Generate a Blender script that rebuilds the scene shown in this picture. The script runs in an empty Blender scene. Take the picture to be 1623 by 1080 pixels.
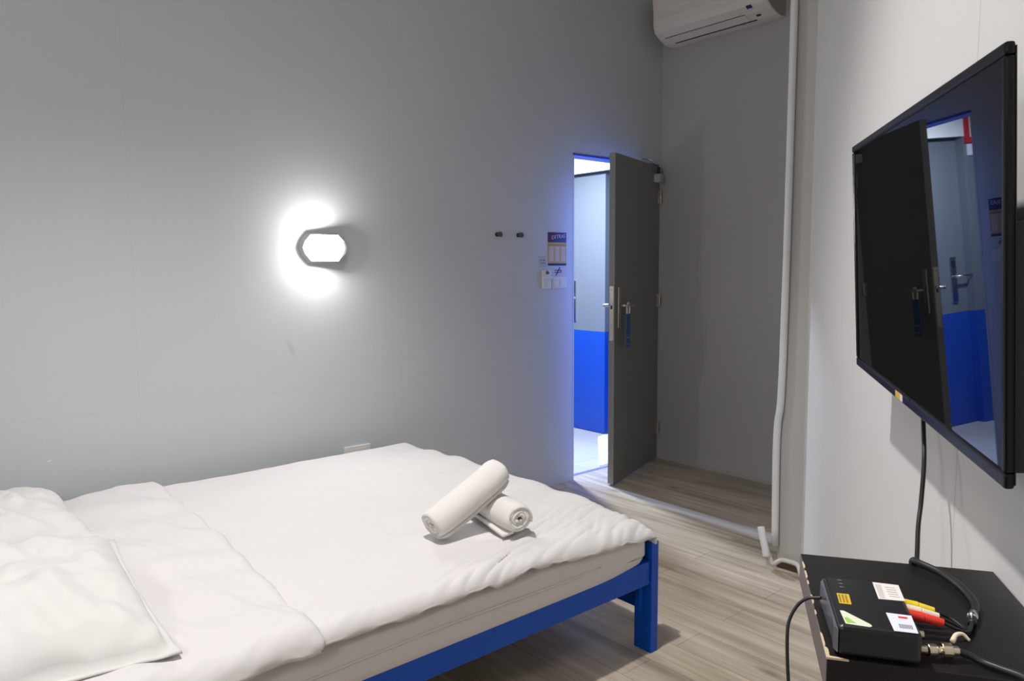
import bpy, bmesh, math, random
from mathutils import Vector, Matrix, noise

random.seed(7)
SC = bpy.context.scene
COL = SC.collection
R = math.radians

# ---------------------------------------------------------------- camera
YAW, PITCH, ROLL, FPX = R(49.5505732), R(5.4450532), R(-0.3415902), 1181.03
CAM = Vector((0, 0, 1.35))
fw = Vector((math.cos(YAW)*math.cos(PITCH), math.sin(YAW)*math.cos(PITCH), -math.sin(PITCH)))
rt = fw.cross(Vector((0, 0, 1))).normalized()
upv = rt.cross(fw)
r2 = rt*math.cos(ROLL) + upv*math.sin(ROLL)
u2 = upv*math.cos(ROLL) - rt*math.sin(ROLL)
cd = bpy.data.cameras.new('camera')
cam = bpy.data.objects.new('camera', cd)
COL.objects.link(cam)
cd.sensor_width = 36.0
cd.lens = FPX/1623*36
cd.clip_start = 0.02
m = Matrix((( r2.x, u2.x, -fw.x, CAM.x), (r2.y, u2.y, -fw.y, CAM.y), (r2.z, u2.z, -fw.z, CAM.z), (0, 0, 0, 1)))
cam.matrix_world = m
SC.camera = cam

# ---------------------------------------------------------------- world, exposure
wd = bpy.data.worlds.new('world'); SC.world = wd
wd.use_nodes = True
wd.node_tree.nodes['Background'].inputs[0].default_value = (0.02, 0.02, 0.022, 1)
SC.view_settings.view_transform = 'Standard'
SC.view_settings.look = 'None'
SC.view_settings.gamma = 1
SC.view_settings.exposure = 0.2
SC.view_settings.use_curve_mapping = False

# ---------------------------------------------------------------- lights
def light(name, kind, loc, power, color, size=0.05, target=None, **kw):
    d = bpy.data.lights.new(name, kind)
    d.energy = power; d.color = color
    if kind == 'AREA':
        d.shape = 'RECTANGLE'; d.size = size[0]; d.size_y = size[1]
    else:
        d.shadow_soft_size = size
    for k, v in kw.items(): setattr(d, k, v)
    o = bpy.data.objects.new(name, d); COL.objects.link(o); o.location = loc
    if target is not None:
        o.rotation_euler = (Vector(target)-Vector(loc)).to_track_quat('-Z', 'Y').to_euler()
    return o
# ceiling downlight over the bed (out of frame)
light('ceiling_downlight', 'SPOT', (0.65, 1.38, 3.54), 300, (1.0, 0.965, 0.945), 0.045, (0.75, 1.55, 0),
      spot_size=R(98), spot_blend=0.85)
# weak unseen fill light added further back in the room
light('back_fill_light', 'AREA', (-0.6, 1.2, 3.5), 8, (1.0, 0.98, 0.97), (0.5, 0.5), (-0.6, 1.2, 0))
# unseen fill light added behind the camera to brighten the long wall
light('rear_fill_light', 'AREA', (-1.35, 0.5, 1.9), 17, (1.0, 0.99, 0.985), (0.5, 0.4), (1.2, 3.3, 1.2))
# corridor lamps
light('corridor_lamp', 'AREA', (3.63, 4.0, 2.33), 95, (0.74, 0.84, 1.0), (0.12, 0.12), (3.63, 4.0, 0))
light('corridor_lamp', 'SPOT', (3.43, 6.0, 2.2), 700, (0.34, 0.50, 1.0), 0.05, (3.38, 2.6, 0), spot_size=R(50), spot_blend=0.8)

# ---------------------------------------------------------------- materials
def mat(name, col, rough=0.6, metal=0.0, bump=None, emit=None, spec=0.5, coat=0.0, mott=None):
    m = bpy.data.materials.new(name); m.use_nodes = True
    nt = m.node_tree; b = nt.nodes['Principled BSDF']
    b.inputs['Base Color'].default_value = (*col, 1)
    b.inputs['Roughness'].default_value = rough
    b.inputs['Metallic'].default_value = metal
    b.inputs['Specular IOR Level'].default_value = spec
    b.inputs['Coat Weight'].default_value = coat
    tc = nt.nodes.new('ShaderNodeTexCoord')
    n = nt.nodes.new('ShaderNodeTexNoise')
    n.inputs['Scale'].default_value = mott[0] if mott else 6.0
    n.inputs['Detail'].default_value = 4
    nt.links.new(tc.outputs['Object'], n.inputs['Vector'])
    mx = nt.nodes.new('ShaderNodeMixRGB'); mx.blend_type = 'MULTIPLY'
    mx.inputs['Fac'].default_value = mott[1] if mott else 0.05
    mx.inputs[1].default_value = (*col, 1)
    rp = nt.nodes.new('ShaderNodeValToRGB')
    rp.color_ramp.elements[0].position = 0.3; rp.color_ramp.elements[0].color = (0.45, 0.45, 0.45, 1)
    rp.color_ramp.elements[1].position = 0.7
    nt.links.new(n.outputs['Fac'], rp.inputs['Fac'])
    nt.links.new(rp.outputs['Color'], mx.inputs[2])
    nt.links.new(mx.outputs['Color'], b.inputs['Base Color'])
    if bump:
        n2 = nt.nodes.new('ShaderNodeTexNoise'); n2.inputs['Scale'].default_value = bump[0]; n2.inputs['Detail'].default_value = 6
        nt.links.new(tc.outputs['Object'], n2.inputs['Vector'])
        bp = nt.nodes.new('ShaderNodeBump'); bp.inputs['Strength'].default_value = bump[1]; bp.inputs['Distance'].default_value = 0.01
        nt.links.new(n2.outputs['Fac'], bp.inputs['Height'])
        nt.links.new(bp.outputs['Normal'], b.inputs['Normal'])
    if emit:
        b.inputs['Emission Color'].default_value = (*emit[0], 1); b.inputs['Emission Strength'].default_value = emit[1]
    return m

def wall_paint(name, col, seams=(), axis=(1, 0, 0), hseams=(), rough=0.45, scuffs=()):
    """grey vinyl wall covering with a faint vertical weave and thin panel seams"""
    m = bpy.data.materials.new(name); m.use_nodes = True
    nt = m.node_tree; N = nt.nodes; L = nt.links; b = N['Principled BSDF']
    b.inputs['Roughness'].default_value = rough
    b.inputs['Specular IOR Level'].default_value = 0.35
    tc = N.new('ShaderNodeTexCoord')
    mp = N.new('ShaderNodeMapping'); mp.inputs['Scale'].default_value = (1, 1, 0.035)
    L.new(tc.outputs['Object'], mp.inputs['Vector'])
    nz = N.new('ShaderNodeTexNoise'); nz.inputs['Scale'].default_value = 45; nz.inputs['Detail'].default_value = 3
    L.new(mp.outputs['Vector'], nz.inputs['Vector'])
    n2 = N.new('ShaderNodeTexNoise'); n2.inputs['Scale'].default_value = 1.1; n2.inputs['Detail'].default_value = 3
    L.new(tc.outputs['Object'], n2.inputs['Vector'])
    mr = N.new('ShaderNodeMapRange'); mr.inputs['To Min'].default_value = 0.985; mr.inputs['To Max'].default_value = 1.015
    L.new(nz.outputs['Fac'], mr.inputs['Value'])
    mr2 = N.new('ShaderNodeMapRange'); mr2.inputs['To Min'].default_value = 0.95; mr2.inputs['To Max'].default_value = 1.05
    L.new(n2.outputs['Fac'], mr2.inputs['Value'])
    mu = N.new('ShaderNodeMath'); mu.operation = 'MULTIPLY'
    L.new(mr.outputs[0], mu.inputs[0]); L.new(mr2.outputs[0], mu.inputs[1])
    last = mu.outputs[0]
    def seam(vec, c, w, k, lim=None):
        nonlocal last
        d = N.new('ShaderNodeVectorMath'); d.operation = 'DOT_PRODUCT'; d.inputs[1].default_value = vec
        L.new(tc.outputs['Object'], d.inputs[0])
        s = N.new('ShaderNodeMath'); s.operation = 'COMPARE'; s.inputs[1].default_value = c; s.inputs[2].default_value = w
        L.new(d.outputs['Value'], s.inputs[0])
        q = N.new('ShaderNodeMath'); q.operation = 'MULTIPLY_ADD'; q.inputs[1].default_value = -k; q.inputs[2].default_value = 1
        L.new(s.outputs[0], q.inputs[0])
        x = N.new('ShaderNodeMath'); x.operation = 'MULTIPLY'
        L.new(last, x.inputs[0]); L.new(q.outputs[0], x.inputs[1]); last = x.outputs[0]
    for c, w, k in seams: seam(axis, c, w, k)
    for c, w, k in hseams: seam((0, 0, 1), c, w, k)
    for c, rx, rz, k in scuffs:
        sm = N.new('ShaderNodeMapping'); sm.vector_type = 'TEXTURE'; sm.inputs['Location'].default_value = c; sm.inputs['Rotation'].default_value = (0, R(-25), 0); sm.inputs['Scale'].default_value = (rx, 1, rz)
        L.new(tc.outputs['Object'], sm.inputs['Vector'])
        ln = N.new('ShaderNodeVectorMath'); ln.operation = 'LENGTH'; L.new(sm.outputs[0], ln.inputs[0])
        mq = N.new('ShaderNodeMapRange'); mq.inputs['From Min'].default_value = 0.2; mq.inputs['From Max'].default_value = 1.0; mq.inputs['To Min'].default_value = 1-k; mq.inputs['To Max'].default_value = 1
        L.new(ln.outputs['Value'], mq.inputs['Value'])
        x = N.new('ShaderNodeMath'); x.operation = 'MULTIPLY'
        L.new(last, x.inputs[0]); L.new(mq.outputs[0], x.inputs[1]); last = x.outputs[0]
    mx = N.new('ShaderNodeVectorMath'); mx.operation = 'SCALE'; mx.inputs[0].default_value = col
    L.new(last, mx.inputs['Scale']); L.new(mx.outputs[0], b.inputs['Base Color'])
    bp = N.new('ShaderNodeBump'); bp.inputs['Strength'].default_value = 0.08; bp.inputs['Distance'].default_value = 0.004
    L.new(nz.outputs['Fac'], bp.inputs['Height']); L.new(bp.outputs['Normal'], b.inputs['Normal'])
    return m

def plank_mat():
    m = bpy.data.materials.new('laminate_planks'); m.use_nodes = True
    nt = m.node_tree; N = nt.nodes; L = nt.links; b = N['Principled BSDF']
    tc = N.new('ShaderNodeTexCoord')
    rot = N.new('ShaderNodeMapping'); rot.inputs['Rotation'].default_value = (0, 0, R(90)); rot.inputs['Location'].default_value = (0.37, 0.07, 0)
    L.new(tc.outputs['Object'], rot.inputs['Vector'])
    br = N.new('ShaderNodeTexBrick')
    br.inputs['Scale'].default_value = 1.0; br.inputs['Brick Width'].default_value = 1.2; br.inputs['Row Height'].default_value = 0.145
    br.inputs['Mortar Size'].default_value = 0.0012; br.inputs['Mortar Smooth'].default_value = 0.3
    br.inputs['Color1'].default_value = (0.9, 0.9, 0.9, 1); br.inputs['Color2'].default_value = (1.08, 1.06, 1.04, 1)
    br.inputs['Mortar'].default_value = (0.45, 0.42, 0.4, 1); br.offset = 0.37
    L.new(rot.outputs[0], br.inputs['Vector'])
    mp = N.new('ShaderNodeMapping'); mp.inputs['Scale'].default_value = (14, 0.9, 1)
    L.new(tc.outputs['Object'], mp.inputs['Vector'])
    nz = N.new('ShaderNodeTexNoise'); nz.inputs['Scale'].default_value = 1.6; nz.inputs['Detail'].default_value = 7; nz.inputs['Roughness'].default_value = 0.6; nz.inputs['Distortion'].default_value = 0.6
    L.new(mp.outputs[0], nz.inputs['Vector'])
    mp2 = N.new('ShaderNodeMapping'); mp2.inputs['Scale'].default_value = (4.5, 0.7, 1)
    L.new(tc.outputs['Object'], mp2.inputs['Vector'])
    nb = N.new('ShaderNodeTexNoise'); nb.inputs['Scale'].default_value = 1.3; nb.inputs['Detail'].default_value = 3
    L.new(mp2.outputs[0], nb.inputs['Vector'])
    ad = N.new('ShaderNodeMath'); ad.operation = 'MULTIPLY_ADD'; ad.inputs[1].default_value = 0.55
    L.new(nz.outputs['Fac'], ad.inputs[0])
    h = N.new('ShaderNodeMath'); h.operation = 'MULTIPLY'; h.inputs[1].default_value = 0.45
    L.new(nb.outputs['Fac'], h.inputs[0]); L.new(h.outputs[0], ad.inputs[2])
    rp = N.new('ShaderNodeValToRGB'); e = rp.color_ramp.elements
    e[0].position = 0.33; e[0].color = (0.21, 0.165, 0.12, 1)
    e[1].position = 0.66; e[1].color = (0.56, 0.49, 0.395, 1)
    k = rp.color_ramp.elements.new(0.5); k.color = (0.40, 0.34, 0.265, 1)
    L.new(ad.outputs[0], rp.inputs['Fac'])
    mx = N.new('ShaderNodeMixRGB'); mx.blend_type = 'MULTIPLY'; mx.inputs[0].default_value = 1
    L.new(rp.outputs[0], mx.inputs[1]); L.new(br.outputs['Color'], mx.inputs[2])
    # occasional knots
    vo = N.new('ShaderNodeTexVoronoi'); vo.inputs['Scale'].default_value = 1.0
    mp3 = N.new('ShaderNodeMapping'); mp3.inputs['Scale'].default_value = (6.5, 2.2, 1)
    L.new(tc.outputs['Object'], mp3.inputs['Vector']); L.new(mp3.outputs[0], vo.inputs['Vector'])
    kr = N.new('ShaderNodeMapRange'); kr.inputs['From Min'].default_value = 0.03; kr.inputs['From Max'].default_value = 0.16
    kr.inputs['To Min'].default_value = 0.55; kr.inputs['To Max'].default_value = 1
    L.new(vo.outputs['Distance'], kr.inputs['Value'])
    mk = N.new('ShaderNodeVectorMath'); mk.operation = 'SCALE'
    L.new(mx.outputs[0], mk.inputs[0]); L.new(kr.outputs[0], mk.inputs['Scale'])
    L.new(mk.outputs[0], b.inputs['Base Color'])
    b.inputs['Roughness'].default_value = 0.34
    bp = N.new('ShaderNodeBump'); bp.inputs['Strength'].default_value = 0.12; bp.inputs['Distance'].default_value = 0.003
    L.new(nz.outputs['Fac'], bp.inputs['Height']); L.new(bp.outputs[0], b.inputs['Normal'])
    return m

def tile_mat():
    m = bpy.data.materials.new('pale_floor_tiles'); m.use_nodes = True
    nt = m.node_tree; N = nt.nodes; L = nt.links; b = N['Principled BSDF']
    tc = N.new('ShaderNodeTexCoord')
    br = N.new('ShaderNodeTexBrick'); br.offset = 0.5
    br.inputs['Scale'].default_value = 1.0; br.inputs['Brick Width'].default_value = 0.6; br.inputs['Row Height'].default_value = 0.3
    br.inputs['Mortar Size'].default_value = 0.003
    br.inputs['Color1'].default_value = (0.42, 0.41, 0.40, 1); br.inputs['Color2'].default_value = (0.45, 0.44, 0.43, 1)
    br.inputs['Mortar'].default_value = (0.3, 0.3, 0.3, 1)
    L.new(tc.outputs['Object'], br.inputs['Vector']); L.new(br.outputs['Color'], b.inputs['Base Color'])
    b.inputs['Roughness'].default_value = 0.3
    return m

def two_tone(name, low, high, z):
    m = bpy.data.materials.new(name); m.use_nodes = True
    nt = m.node_tree; N = nt.nodes; L = nt.links; b = N['Principled BSDF']
    tc = N.new('ShaderNodeTexCoord'); sp = N.new('ShaderNodeSeparateXYZ'); L.new(tc.outputs['Object'], sp.inputs[0])
    c = N.new('ShaderNodeMath'); c.operation = 'GREATER_THAN'; c.inputs[1].default_value = z; L.new(sp.outputs['Z'], c.inputs[0])
    mx = N.new('ShaderNodeMixRGB'); mx.inputs[1].default_value = (*low, 1); mx.inputs[2].default_value = (*high, 1)
    L.new(c.outputs[0], mx.inputs[0]); L.new(mx.outputs[0], b.inputs['Base Color'])
    b.inputs['Roughness'].default_value = 0.4
    return m

UW = Vector((math.cos(R(33.45)), math.sin(R(33.45)), 0))     # along the oblique wall, away from camera
NW = Vector((-math.sin(R(33.45)), math.cos(R(33.45)), 0))    # out of that wall into the room
PW = Vector((3.046, 1.608, 0))
SEAM = Vector((1.221, 0.402, 0)).dot(UW)

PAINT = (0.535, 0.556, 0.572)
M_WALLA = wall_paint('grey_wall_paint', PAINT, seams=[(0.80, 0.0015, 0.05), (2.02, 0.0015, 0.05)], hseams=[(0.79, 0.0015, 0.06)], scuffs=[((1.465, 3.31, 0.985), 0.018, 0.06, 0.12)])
M_WALLB = wall_paint('grey_wall_paint_shaded', (0.44, 0.435, 0.415))  # same grey paint, darkened and warmed to deepen the alcove's shade
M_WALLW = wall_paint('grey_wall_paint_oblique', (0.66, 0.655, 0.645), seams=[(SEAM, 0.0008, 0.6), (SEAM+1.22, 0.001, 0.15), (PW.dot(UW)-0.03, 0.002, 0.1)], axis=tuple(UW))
M_CEIL = mat('ceiling_white', (0.7, 0.7, 0.69), 0.8)
M_FLOOR = plank_mat()
M_TILE = tile_mat()
M_CORR = two_tone('two_tone_blue_paint', (0.009, 0.065, 0.40), (0.155, 0.175, 0.20), 0.842)
M_CWHITE = mat('corridor_white', (0.8, 0.8, 0.78), 0.7)
M_DOOR = mat('grey_door_laminate', (0.215, 0.215, 0.195), 0.5, mott=(3, 0.08))
M_DOORPALE = mat('door_edge_laminate', (0.24, 0.24, 0.23), 0.5)
M_BLUETRIM = mat('blue_frame_paint', (0.03, 0.085, 0.5), 0.4)
M_BED = mat('blue_bed_paint', (0.001, 0.07, 0.44), 0.42, spec=0.3, bump=(60, 0.06), mott=(8, 0.15))
M_SHEET = mat('white_cotton', (0.62, 0.60, 0.595), 0.85, bump=(260, 0.05), mott=(3, 0.03))
M_PILLOW = mat('white_pillowcase', (0.61, 0.595, 0.58), 0.85, bump=(260, 0.05), mott=(3, 0.03))
M_MATT = mat('mattress_fabric', (0.62, 0.585, 0.585), 0.85, bump=(200, 0.08), mott=(5, 0.06))
M_TOWEL = mat('white_terry', (0.74, 0.715, 0.69), 0.95, bump=(420, 0.45), mott=(30, 0.05))
M_STEEL = mat('brushed_steel', (0.55, 0.50, 0.44), 0.38, 1.0)
M_CHROME = mat('bright_chrome', (0.8, 0.8, 0.8), 0.15, 1.0)
M_DARKMETAL = mat('dark_metal', (0.05, 0.05, 0.05), 0.5, 0.6)
M_WPLAST = mat('white_plastic', (0.74, 0.71, 0.67), 0.4)
M_AC = mat('air_conditioner_plastic', (0.72, 0.67, 0.62), 0.42)
M_ACDARK = mat('dark_slot_plastic', (0.012, 0.012, 0.014), 0.6)
M_BLACK = mat('black_gloss_plastic', (0.006, 0.006, 0.008), 0.24, spec=0.22)
M_BLACKM = mat('black_matte_plastic', (0.008, 0.008, 0.009), 0.5)
M_SCREEN = mat('black_glass_screen', (0.002, 0.002, 0.003), 0.015, spec=0.22)
M_SHELF = mat('black_shelf_laminate', (0.009, 0.0075, 0.008), 0.42, spec=0.35, mott=(14, 0.3))
M_SHELFSIDE = mat('shelf_edge_brown', (0.14, 0.115, 0.105), 0.55)
M_CHIP = mat('bare_chipboard', (0.55, 0.44, 0.30), 0.9)
M_CABLE = mat('black_cable_rubber', (0.01, 0.01, 0.011), 0.45)
M_STB = mat('set_top_box_plastic', (0.014, 0.014, 0.016), 0.33)
M_GLOSSGREY = mat('glossy_grey_face', (0.10, 0.10, 0.12), 0.18)
M_YELLOW = mat('yellow_plastic', (0.80, 0.60, 0.03), 0.4)
M_WHITE = mat('white_sticker', (0.75, 0.72, 0.70), 0.5)
M_COOLWHITE = mat('cool_white_sticker', (0.70, 0.72, 0.80), 0.5)
M_REDP = mat('red_plastic', (0.75, 0.04, 0.02), 0.4)
M_CREAM = mat('cream_plastic', (0.80, 0.68, 0.52), 0.4)
M_GREENW = mat('pale_green_sticker', (0.68, 0.72, 0.55), 0.5)
M_GREEN = mat('green_print', (0.30, 0.55, 0.10), 0.5)
M_INK = mat('grey_print', (0.10, 0.10, 0.12), 0.6)
M_INKL = mat('light_grey_print', (0.42, 0.40, 0.40), 0.6)
M_GOLDST = mat('gold_sticker', (0.62, 0.43, 0.03), 0.45)
M_OLIVE = mat('brown_print', (0.30, 0.17, 0.02), 0.5)
M_POSTN = mat('poster_navy', (0.02, 0.022, 0.16), 0.4)
M_POSTR = mat('poster_maroon', (0.07, 0.008, 0.03), 0.4)
M_POSTY = mat('poster_ochre', (0.52, 0.36, 0.14), 0.5)
M_POSTP = mat('poster_cream', (0.60, 0.47, 0.33), 0.5)
M_POSTT = mat('poster_lettering', (0.66, 0.50, 0.50), 0.5)
M_NAVYINK = mat('navy_ink', (0.01, 0.02, 0.12), 0.5)
M_HANGER = mat('hanger_blue', (0.01, 0.085, 0.26), 0.4)
M_PIPE = mat('white_conduit', (0.66, 0.66, 0.68), 0.4)
M_WIRE = mat('white_cable', (0.60, 0.56, 0.52), 0.45)
M_BASE = mat('dark_wood_base', (0.10, 0.07, 0.045), 0.5)
M_BRASS = mat('nickel_connector', (0.62, 0.55, 0.42), 0.3, 1.0)
M_LAMPBODY = mat('lamp_grey_plastic', (0.42, 0.42, 0.46), 0.4)
M_LAMP = mat('glowing_diffuser', (0.9, 0.9, 0.9), 0.4, emit=((1.0, 0.98, 0.97), 150.0))
M_SIGNRED = mat('red_sign', (0.55, 0.02, 0.03), 0.4)

# ---------------------------------------------------------------- helpers
def tag(o, label=None, cat=None, group=None, kind=None):
    if label: o['label'] = label
    if cat: o['category'] = cat
    if group: o['group'] = group
    if kind: o['kind'] = kind
    return o

def empty(name, loc=(0, 0, 0)):
    o = bpy.data.objects.new(name, None); COL.objects.link(o); o.location = loc; o.empty_display_size = 0.05
    return o

def obj(name, bm, material, parent=None, smooth=False, mw=None, bevel=0, sub=0, auto=True):
    """bm in world coordinates -> one linked mesh object (kept in world place under its parent)"""
    if bevel:
        pass
    bmesh.ops.recalc_face_normals(bm, faces=bm.faces)
    me = bpy.data.meshes.new(name); bm.to_mesh(me); bm.free()
    mats = material if isinstance(material, (list, tuple)) else [material]
    for mm in mats: me.materials.append(mm)
    if smooth:
        for p in me.polygons: p.use_smooth = True
    o = bpy.data.objects.new(name, me); COL.objects.link(o)
    if parent is not None:
        o.parent = parent
        w = Vector((0, 0, 0)); q = parent
        while q is not None:
            w += q.location; q = q.parent
        o.location = -w
    if bevel:
        bv = o.modifiers.new('bevel', 'BEVEL'); bv.width = bevel; bv.segments = 2; bv.limit_method = 'ANGLE'; bv.angle_limit = R(40)
    if sub:
        s = o.modifiers.new('sub', 'SUBSURF'); s.levels = sub; s.render_levels = sub
    return o

def box(bm, lo, hi, M=None, mi=0):
    x0, y0, z0 = lo; x1, y1, z1 = hi
    vs = [bm.verts.new((M @ Vector(p)) if M is not None else p) for p in
          ((x0,y0,z0),(x1,y0,z0),(x1,y1,z0),(x0,y1,z0),(x0,y0,z1),(x1,y0,z1),(x1,y1,z1),(x0,y1,z1))]
    for f in ((0,3,2,1),(4,5,6,7),(0,1,5,4),(1,2,6,5),(2,3,7,6),(3,0,4,7)):
        bm.faces.new([vs[i] for i in f]).material_index = mi
    return bm

def nb(): return bmesh.new()

def prism(bm, pts, z0, z1, M=None):
    a = [bm.verts.new((M @ Vector((x, y, z0))) if M is not None else (x, y, z0)) for x, y in pts]
    b = [bm.verts.new((M @ Vector((x, y, z1))) if M is not None else (x, y, z1)) for x, y in pts]
    n = len(pts)
    bm.faces.new(a[::-1]); bm.faces.new(b)
    for i in range(n): bm.faces.new((a[i], a[(i+1) % n], b[(i+1) % n], b[i]))
    return bm

def smooth_path(pts, k=8):
    P = [Vector(p) for p in pts]
    P = [P[0]*2-P[1]] + P + [P[-1]*2-P[-2]]
    out = []
    for i in range(1, len(P)-2):
        a, b, c, d = P[i-1:i+3]
        for j in range(k):
            t = j/k
            out.append(0.5*((2*b)+(c-a)*t+(2*a-5*b+4*c-d)*t*t+(3*b-a-3*c+d)*t**3))
    out.append(P[-2]); return out

def tube(bm, pts, r, seg=10, smooth=True, k=8, flat=1.0):
    P = smooth_path(pts, k) if smooth else [Vector(p) for p in pts]
    rs = r if callable(r) else (lambda t: r)
    t0 = (P[1]-P[0]).normalized()
    n = t0.cross(Vector((0, 0, 1)))
    if n.length < 1e-3: n = t0.cross(Vector((1, 0, 0)))
    n.normalize(); rings = []
    for i, p in enumerate(P):
        t = (P[min(i+1, len(P)-1)]-P[max(i-1, 0)]).normalized()
        n = (n - t*n.dot(t)).normalized(); b = t.cross(n)
        rr = rs(i/(len(P)-1))
        rings.append([bm.verts.new(p + n*math.cos(2*math.pi*j/seg)*rr + b*math.sin(2*math.pi*j/seg)*rr*flat) for j in range(seg)])
    for a, b in zip(rings, rings[1:]):
        for j in range(seg): bm.faces.new((a[j], a[(j+1) % seg], b[(j+1) % seg], b[j]))
    bm.faces.new(rings[0][::-1]); bm.faces.new(rings[-1])
    return bm

def cyl(bm, a, b, r, seg=20, r2=None):
    r2 = r if r2 is None else r2
    return tube(bm, [a, b], lambda t: r+(r2-r)*t, seg, smooth=False)

def frame(o, x, y, z=None):
    x = Vector(x).normalized(); y = Vector(y).normalized(); z = x.cross(y) if z is None else Vector(z).normalized()
    return Matrix(((x.x, y.x, z.x, o[0]), (x.y, y.y, z.y, o[1]), (x.z, y.z, z.z, o[2]), (0, 0, 0, 1)))

def grid(bm, nu, nv, fn):
    V = [[bm.verts.new(fn(i/nu, j/nv)) for j in range(nv+1)] for i in range(nu+1)]
    for i in range(nu):
        for j in range(nv): bm.faces.new((V[i][j], V[i+1][j], V[i+1][j+1], V[i][j+1]))
    return V

def text_mesh(name, s, size, M, material, parent, depth=0.0003, shear=0.0, align='CENTER'):
    c = bpy.data.curves.new(name, 'FONT'); c.body = s; c.size = size; c.extrude = depth; c.align_x = align; c.align_y = 'CENTER'; c.shear = shear
    t = bpy.data.objects.new(name, c); COL.objects.link(t)
    dg = bpy.context.evaluated_depsgraph_get(); dg.update()
    me = bpy.data.meshes.new_from_object(t.evaluated_get(dg)); bpy.data.objects.remove(t)
    me.transform(M); me.materials.clear(); me.materials.append(material); me.name = name
    o = bpy.data.objects.new(name, me); COL.objects.link(o)
    if parent is not None:
        o.parent = parent; w = Vector((0, 0, 0)); q = parent
        while q is not None: w += q.location; q = q.parent
        o.location = -w
    return o

def fbm(v, s, o=3):
    return noise.fractal(Vector(v)*s, 0.9, 2.0, o)

# ================================================================ SETTING
YA = 3.31; XB = 4.185; HC = 3.6; WT = 0.10
DX0, DX1, DZ = 3.324, 4.165, 2.062
bm = nb(); box(bm, (-1.6, -1.6, -0.1), (XB+0.1, YA+0.06, 0)); tag(obj('floor', bm, M_FLOOR), kind='structure', label='grey brown wood laminate floor of the bedroom')
bm = nb(); box(bm, (2.2, YA+0.10, -0.1), (6.2, 6.6, 0)); tag(obj('floor_corridor', bm, M_TILE), kind='structure')
bm = nb(); box(bm, (DX0-0.05, YA+0.06, -0.1), (DX1+0.02, YA+0.10, -0.001)); tag(obj('trim_1', bm, mat('threshold_grey', (0.16, 0.16, 0.19), 0.4)), kind='structure', label='dark threshold strip under the doorway')
bm = nb(); box(bm, (-1.6, -1.6, HC), (XB+0.1, YA+0.1, HC+0.1)); tag(obj('ceiling', bm, M_CEIL), kind='structure')
bm = nb()
box(bm, (-1.6, YA, 0), (DX0, YA+WT, HC)); box(bm, (DX0, YA, DZ), (DX1, YA+WT, HC)); box(bm, (DX1, YA, 0), (XB, YA+WT, HC))
tag(obj('wall_left', bm, M_WALLA), kind='structure', label='long grey wall behind the bed with the doorway')
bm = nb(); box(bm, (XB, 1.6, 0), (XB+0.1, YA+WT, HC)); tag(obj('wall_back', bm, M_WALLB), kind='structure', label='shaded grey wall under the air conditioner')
# oblique television wall, one solid
far = PW - UW*((PW.x+1.5)/UW.x)
bm = nb(); prism(bm, [(3.042, 1.716), (3.046, 1.608), (far.x, far.y), (-1.5, -1.6), (XB, -1.6), (XB, 1.716)], 0, HC)
bm.faces.ensure_lookup_table(); bm.normal_update()
for f_ in bm.faces:
    c_ = f_.calc_center_median()
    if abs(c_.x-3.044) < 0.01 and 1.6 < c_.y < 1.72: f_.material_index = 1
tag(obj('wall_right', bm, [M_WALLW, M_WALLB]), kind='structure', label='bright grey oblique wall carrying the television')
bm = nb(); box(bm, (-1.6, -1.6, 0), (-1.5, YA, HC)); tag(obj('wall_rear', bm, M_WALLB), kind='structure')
# baseboards
bm = nb(); box(bm, (XB-0.008, 1.716, 0), (XB, YA, 0.022)); tag(obj('baseboard_back', bm, mat('pale_bead', (0.42, 0.40, 0.38), 0.5)), kind='structure')
bm = nb(); box(bm, (3.030, 1.612, 0), (3.0415, 1.715, 0.035)); tag(obj('baseboard_right', bm, M_BASE), kind='structure', label='short dark wood strip at the foot of the wall end')
# doorway lining
bm = nb()
box(bm, (DX1-0.040, YA+0.036, 0.0), (DX1+0.0005, YA+WT+0.004, DZ-0.012)); box(bm, (DX0-0.0005, YA-0.004, DZ-0.012), (DX1-0.010, YA+WT+0.004, DZ+0.0005))  # hinge side deepened to block light leaking through the gap
tag(obj('trim_2', bm, M_BLUETRIM), kind='structure', label='blue painted doorway head')
bm = nb(); box(bm, (DX0-0.0005, YA-0.002, 0.0), (DX0+0.010, YA+WT+0.002, DZ-0.0125))
tag(obj('trim_5', bm, M_WALLA), kind='structure', label='grey painted door jamb lining beside the switches')
bm = nb(); box(bm, (DX0+0.0102, YA+0.03, 0.985), (DX0+0.0125, YA+0.055, 1.115)); sp = tag(obj('trim_3', bm, M_DARKMETAL), kind='structure', label='black strike plate in the door jamb')

# ---- corridor beyond the doorway
bm = nb()
box(bm, (4.41, 4.565, 0), (4.60, 6.5, 2.12)); box(bm, (4.41, 3.85, 2.12), (4.60, 6.5, 2.36)); 
tag(obj('wall_corridor', bm, M_CORR), kind='structure', label='two tone corridor wall seen through the doorway')
bm = nb(); box(bm, (4.404, 3.85, 2.12), (4.41, 6.5, 2.36)); tag(obj('trim_4', bm, M_CWHITE), kind='structure', label='white band above the corridor door')
bm = nb(); box(bm, (2.2, YA+WT, 2.36), (6.2, 6.6, 2.46)); tag(obj('ceiling_corridor', bm, M_CWHITE), kind='structure')
bm = nb(); box(bm, (2.2, 6.5, 0), (6.2, 6.6, 2.36)); box(bm, (2.2, YA+WT, 0), (2.3, 6.5, 2.36)); box(bm, (4.60, 3.41, 0), (4.70, 4.08, 2.36)); tag(obj('wall_corridor_end', bm, M_CORR), kind='structure')
d2 = empty('door_2', (4.47, 4.3, 0)); tag(d2, kind='structure', label='two tone blue corridor door facing the bedroom doorway')
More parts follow.
